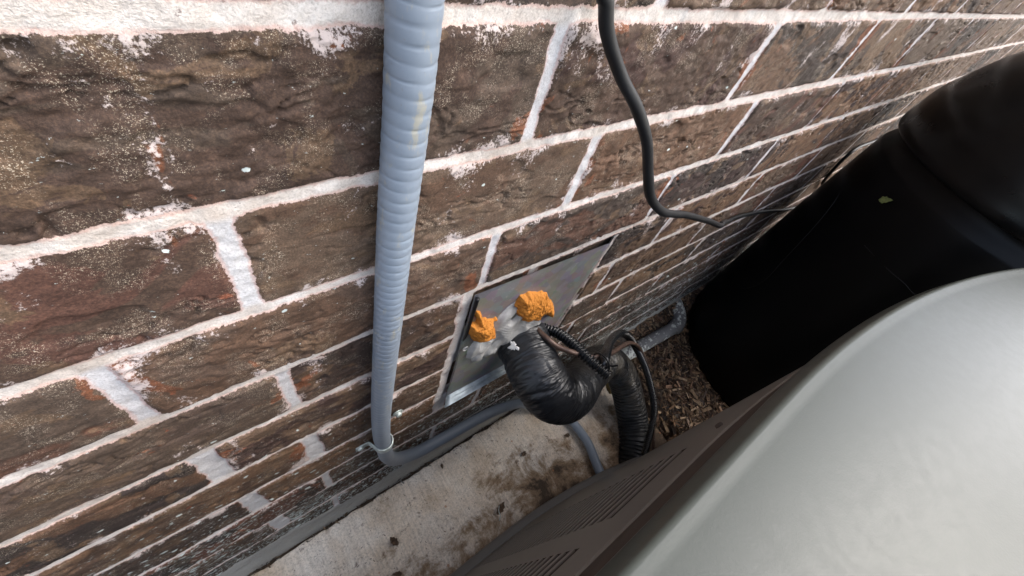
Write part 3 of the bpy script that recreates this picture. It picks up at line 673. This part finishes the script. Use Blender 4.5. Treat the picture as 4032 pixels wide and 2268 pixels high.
# corrugated loom, hose, copper line, tie
lm = [(.323, .004, -.413), (.325, -.011, -.411), (.333, -.030, -.402), (.335, -.055, -.392), (.335, -.089, -.384), (.340, -.114, -.382), (.341, -.122, -.382)]
tube('corrugated_tube', lm, lambda s, t: .0066+.0016*(np.sin(s/.0048*2*np.pi)), MAT['loom'], None, 24, .00045)
tag(bpy.data.objects['corrugated_tube'], 'short black corrugated tube arching from the metal plate over the insulated pipe', 'corrugated tube')
hs = [(.350, -.108, -.392), (.366, -.096, -.392), (.433, -.073, -.446), (.515, -.055, -.512), (.583, -.053, -.57), (.632, -.072, -.625), (.654, -.126, -.675), (.649, -.19, -.723), (.62, -.225, -.746), (.575, -.262, -.775)]
tube('drain_hose', hs, lambda s, t: .0073+.0008*np.sin(s/.0040*2*np.pi)*sst(.22, .30, s), MAT['loom'], None, 22, .0007)
tag(bpy.data.objects['drain_hose'], 'slim black hose looping beside the copper tube down to the condenser', 'hose')
cu = [(.314, .008, -.412), (.304, -.012, -.394), (.303, -.034, -.386), (.311, -.052, -.388), (.327, -.072, -.388), (.353, -.090, -.393), (.401, -.091, -.424), (.483, -.080, -.493), (.57, -.072, -.562), (.638, -.083, -.626), (.672, -.122, -.687), (.677, -.173, -.748), (.67, -.231, -.807), (.65, -.277, -.843)]
tube('copper_tube', cu, lambda s, t: .0039+.0004*fbm(s*60, t, 110, 2)+.0009*np.exp(-((s-.165)/.008)**2), MAT['copper'], None, 20, .0012)
tag(bpy.data.objects['copper_tube'], 'thin weathered copper tube tied to the corrugated tube above the insulated pipe', 'copper tube')
zt = [(.350+.0030*math.cos(a), -.101+.0145*math.sin(a), -.389+.0125*math.cos(a)) for a in np.linspace(0, 2*math.pi, 18)]
tube('cable_tie', zt+[(.354, -.112, -.380), (.358, -.118, -.372)], lambda s, t: .0008+.0005*np.abs(np.cos(t)), MAT['cable'], None, 8, .001)
tag(bpy.data.objects['cable_tie'], 'black plastic cable tie cinching the copper tube and corrugated tube together', 'cable tie')

# ================================================================ DRAIN PIPE
dp = empty('drain_pipe', (1.05, 0, -.80), 'grey painted drain pipe with flaking paint elbowing out low on the wall', 'drain pipe')
tube('elbow', [(1.035, .02, -.800), (1.040, -.008, -.812), (1.036, -.036, -.826), (1.018, -.055, -.832), (1.0, -.061, -.8345), (.985, -.061, -.835)], lambda s, t: .0208+.0016*sst(.009, .004, np.abs(s-.112)), MAT['drain'], dp, 40, .002)
tube('pipe_run', [(1.0, -.061, -.8345), (.95, -.0595, -.835), (.85, -.054, -.8365), (.70, -.047, -.839)], .0182, MAT['drain'], dp, 36, .004)

# ================================================================ ADDED UNSEEN TREE (breaks up the sky reflected in the painted cap)
def tree():
    t = empty('added_reflection_tree', (3.4, -3.6, GZ), 'unseen leafy tree added to dapple the reflection in the condenser top', 'tree')
    tube('trunk', [(3.4, -3.6, -.9), (3.45, -3.55, .3), (3.3, -3.6, 1.5), (3.4, -3.5, 3.2)], lambda s_, t_: .13-.028*s_+.01*np.sin(3*t_), simple('tree_bark', (.09, .065, .045), .9), t, 16, .1)
    r2 = np.random.default_rng(5); n_c = 46; V = []; F = []
    for i in range(n_c):
        a = r2.random()*2*math.pi; rr = 1.9*math.sqrt(r2.random()); c = np.array([3.4+rr*math.cos(a), -3.5+rr*math.sin(a), 1.3+2.3*r2.random()])
        rad = .25+.3*r2.random()
        for j in range(110):
            d_ = r2.normal(size=3); d_ /= np.linalg.norm(d_); p_ = c+d_*rad*r2.random()**.4
            a1 = r2.normal(size=3); a1 /= np.linalg.norm(a1); a2 = np.cross(a1, r2.normal(size=3)); a2 /= np.linalg.norm(a2); L = .06+.05*r2.random()
            b = len(V); V += [p_-a1*L, p_+a2*L*.45, p_+a1*L, p_-a2*L*.45]; F.append((b, b+1, b+2, b+3))
    link('crown', pym('crown', V, F), simple('tree_leaves', (.055, .085, .03), .6, var=.5, vsc=3), t, smooth=False)
tree()

# ================================================================ MULCH, LITTER
def chips(name, n, area, mat, lab, lmin, lmax, cols, zf, tilt=.45, dens=None):
    V = []; F = []; T = []; 
    while len(T) < n*8:
        x = area[0]+(area[1]-area[0])*rng.random(); y = area[2]+(area[3]-area[2])*rng.random()
        if dens and not dens(x, y): continue
        L = lmin+(lmax-lmin)*rng.random()**2.2; W = L*(.08+.24*rng.random()); Hh = max(.0008, W*(.15+.3*rng.random()))
        e = Matrix.Rotation(rng.random()*6.283, 3, 'Z')@Matrix.Rotation((rng.random()-.5)*2*tilt, 3, 'Y')@Matrix.Rotation((rng.random()-.5)*1.2, 3, 'X')
        c = Vector((x, y, zf(x, y)+Hh*.4+rng.random()*.010)); b = len(V)
        for sx in (-1, 1):
            for sy in (-1, 1):
                for sz in (-1, 1):
                    V.append(c+e@Vector((sx*L/2*(1-.35*rng.random()), sy*W/2*(1-.5*rng.random()), sz*Hh/2*(1-.4*rng.random()))))
        F += [tuple(b+i for i in q_) for q_ in ((0, 1, 3, 2), (4, 6, 7, 5), (0, 4, 5, 1), (2, 3, 7, 6), (0, 2, 6, 4), (1, 5, 7, 3))]
        cc = cols[int(rng.integers(len(cols)))]; k_ = .35+.9*rng.random(); T += [(cc[0]*k_, cc[1]*k_, cc[2]*k_, 1)]*8
    me = pym(name, V, F); at = me.color_attributes.new('tint', 'FLOAT_COLOR', 'POINT'); at.data.foreach_set('color', np.array(T, np.float32).reshape(-1))
    return tag(link(name, me, mat, smooth=False), lab, name.replace('_', ' '), kind='stuff')
CC = [(.42, .30, .19), (.33, .21, .13), (.20, .115, .07), (.25, .155, .09), (.13, .075, .05), (.30, .20, .12), (.09, .06, .045), (.17, .12, .09), (.38, .27, .17), (.06, .042, .034), (.10, .07, .052)]
chips('wood_chips', 13000, (.735, 1.9, -.42, -.002), MAT['chips'], 'brown shredded wood chips covering the soil beside the slab', .004, .036, CC,
      lambda x, y: float(ground_h(np.array(x), np.array(y))), dens=lambda x, y: (x-bc[0])**2+(y-bc[1])**2 > .283**2)
chips('wall_foot_debris', 420, (-.2, .70, -.016, -.003), MAT['chips'], 'thin line of grit and leaf bits in the gap at the wall foot', .003, .014, [(.10, .065, .045), (.05, .038, .03), (.24, .17, .11), (.30, .28, .25)],
      lambda x, y: -.888, tilt=.3)
chips('slab_grit', 420, (-.1, .73, -.21, -.012), MAT['chips'], 'fine dark grit and crumbs scattered on the concrete slab', .0012, .0055, [(.10, .06, .045), (.06, .045, .035), (.20, .10, .06), (.14, .10, .08)],
      lambda x, y: -.8805, tilt=.1, dens=lambda x, y: vn(np.array(x*22.), np.array(y*22.), 7) > .02)
LT_ = [((.065, -.100), 'brown leaf flat on the slab nearest the left end of the condenser', .022, .012), ((.272, -.168), 'crumpled brown leaf lying against the foot of the condenser', .030, .013),
       ((.382, -.105), 'small reddish brown leaf in the middle of the slab', .014, .009), ((.501, -.128), 'dark leaf scrap left of the curving grey conduit end', .015, .010),
       ((.046, -.150), 'dark twisted leaf at the bottom edge of the slab', .020, .008), ((.209, -.030), 'small olive leaf near the wall foot below the conduit bend', .012, .006)]
for (x, y), lab, L, W in LT_:
    a = random.random()*6; leaf('fallen_leaf', np.array((x, y, -.8765)), (random.uniform(-.3, .3), random.uniform(-.3, .3), 1), (math.cos(a), math.sin(a), 0), L, W, 1., MAT['dryleaf'], lab, 'leaf', 'fallen leaves on the slab')
tube('twig', [(.257, -.186, -.878), (.262, -.180, -.872), (.264, -.170, -.868), (.272, -.162, -.872)], .0010, MAT['strap'], None, 8)
tag(bpy.data.objects['twig'], 'bent straw coloured stalk on the crumpled leaf by the condenser foot', 'twig')
n = 40; th = np.linspace(0, 2*np.pi, n, endpoint=False); rows = []
for a in np.linspace(0, np.pi/2, 9):
    rr = np.cos(a)*.022*(1+.25*fbm(np.cos(th)*2, np.sin(th)*2+a, 120, 3)*2); rows.append(np.stack([.700+rr*np.cos(th), -.098+rr*np.sin(th), np.full(n, -.882)+np.sin(a)*.014*(1+.6*fbm(np.cos(th)*4, np.sin(th)*4+a, 121, 3))], -1))
tag(link('moss_clump', grid_mesh('moss_clump', np.array(rows), closed_v=True), MAT['moss']), 'yellow brown moss clump at the edge of the slab by the black pipe', 'moss')
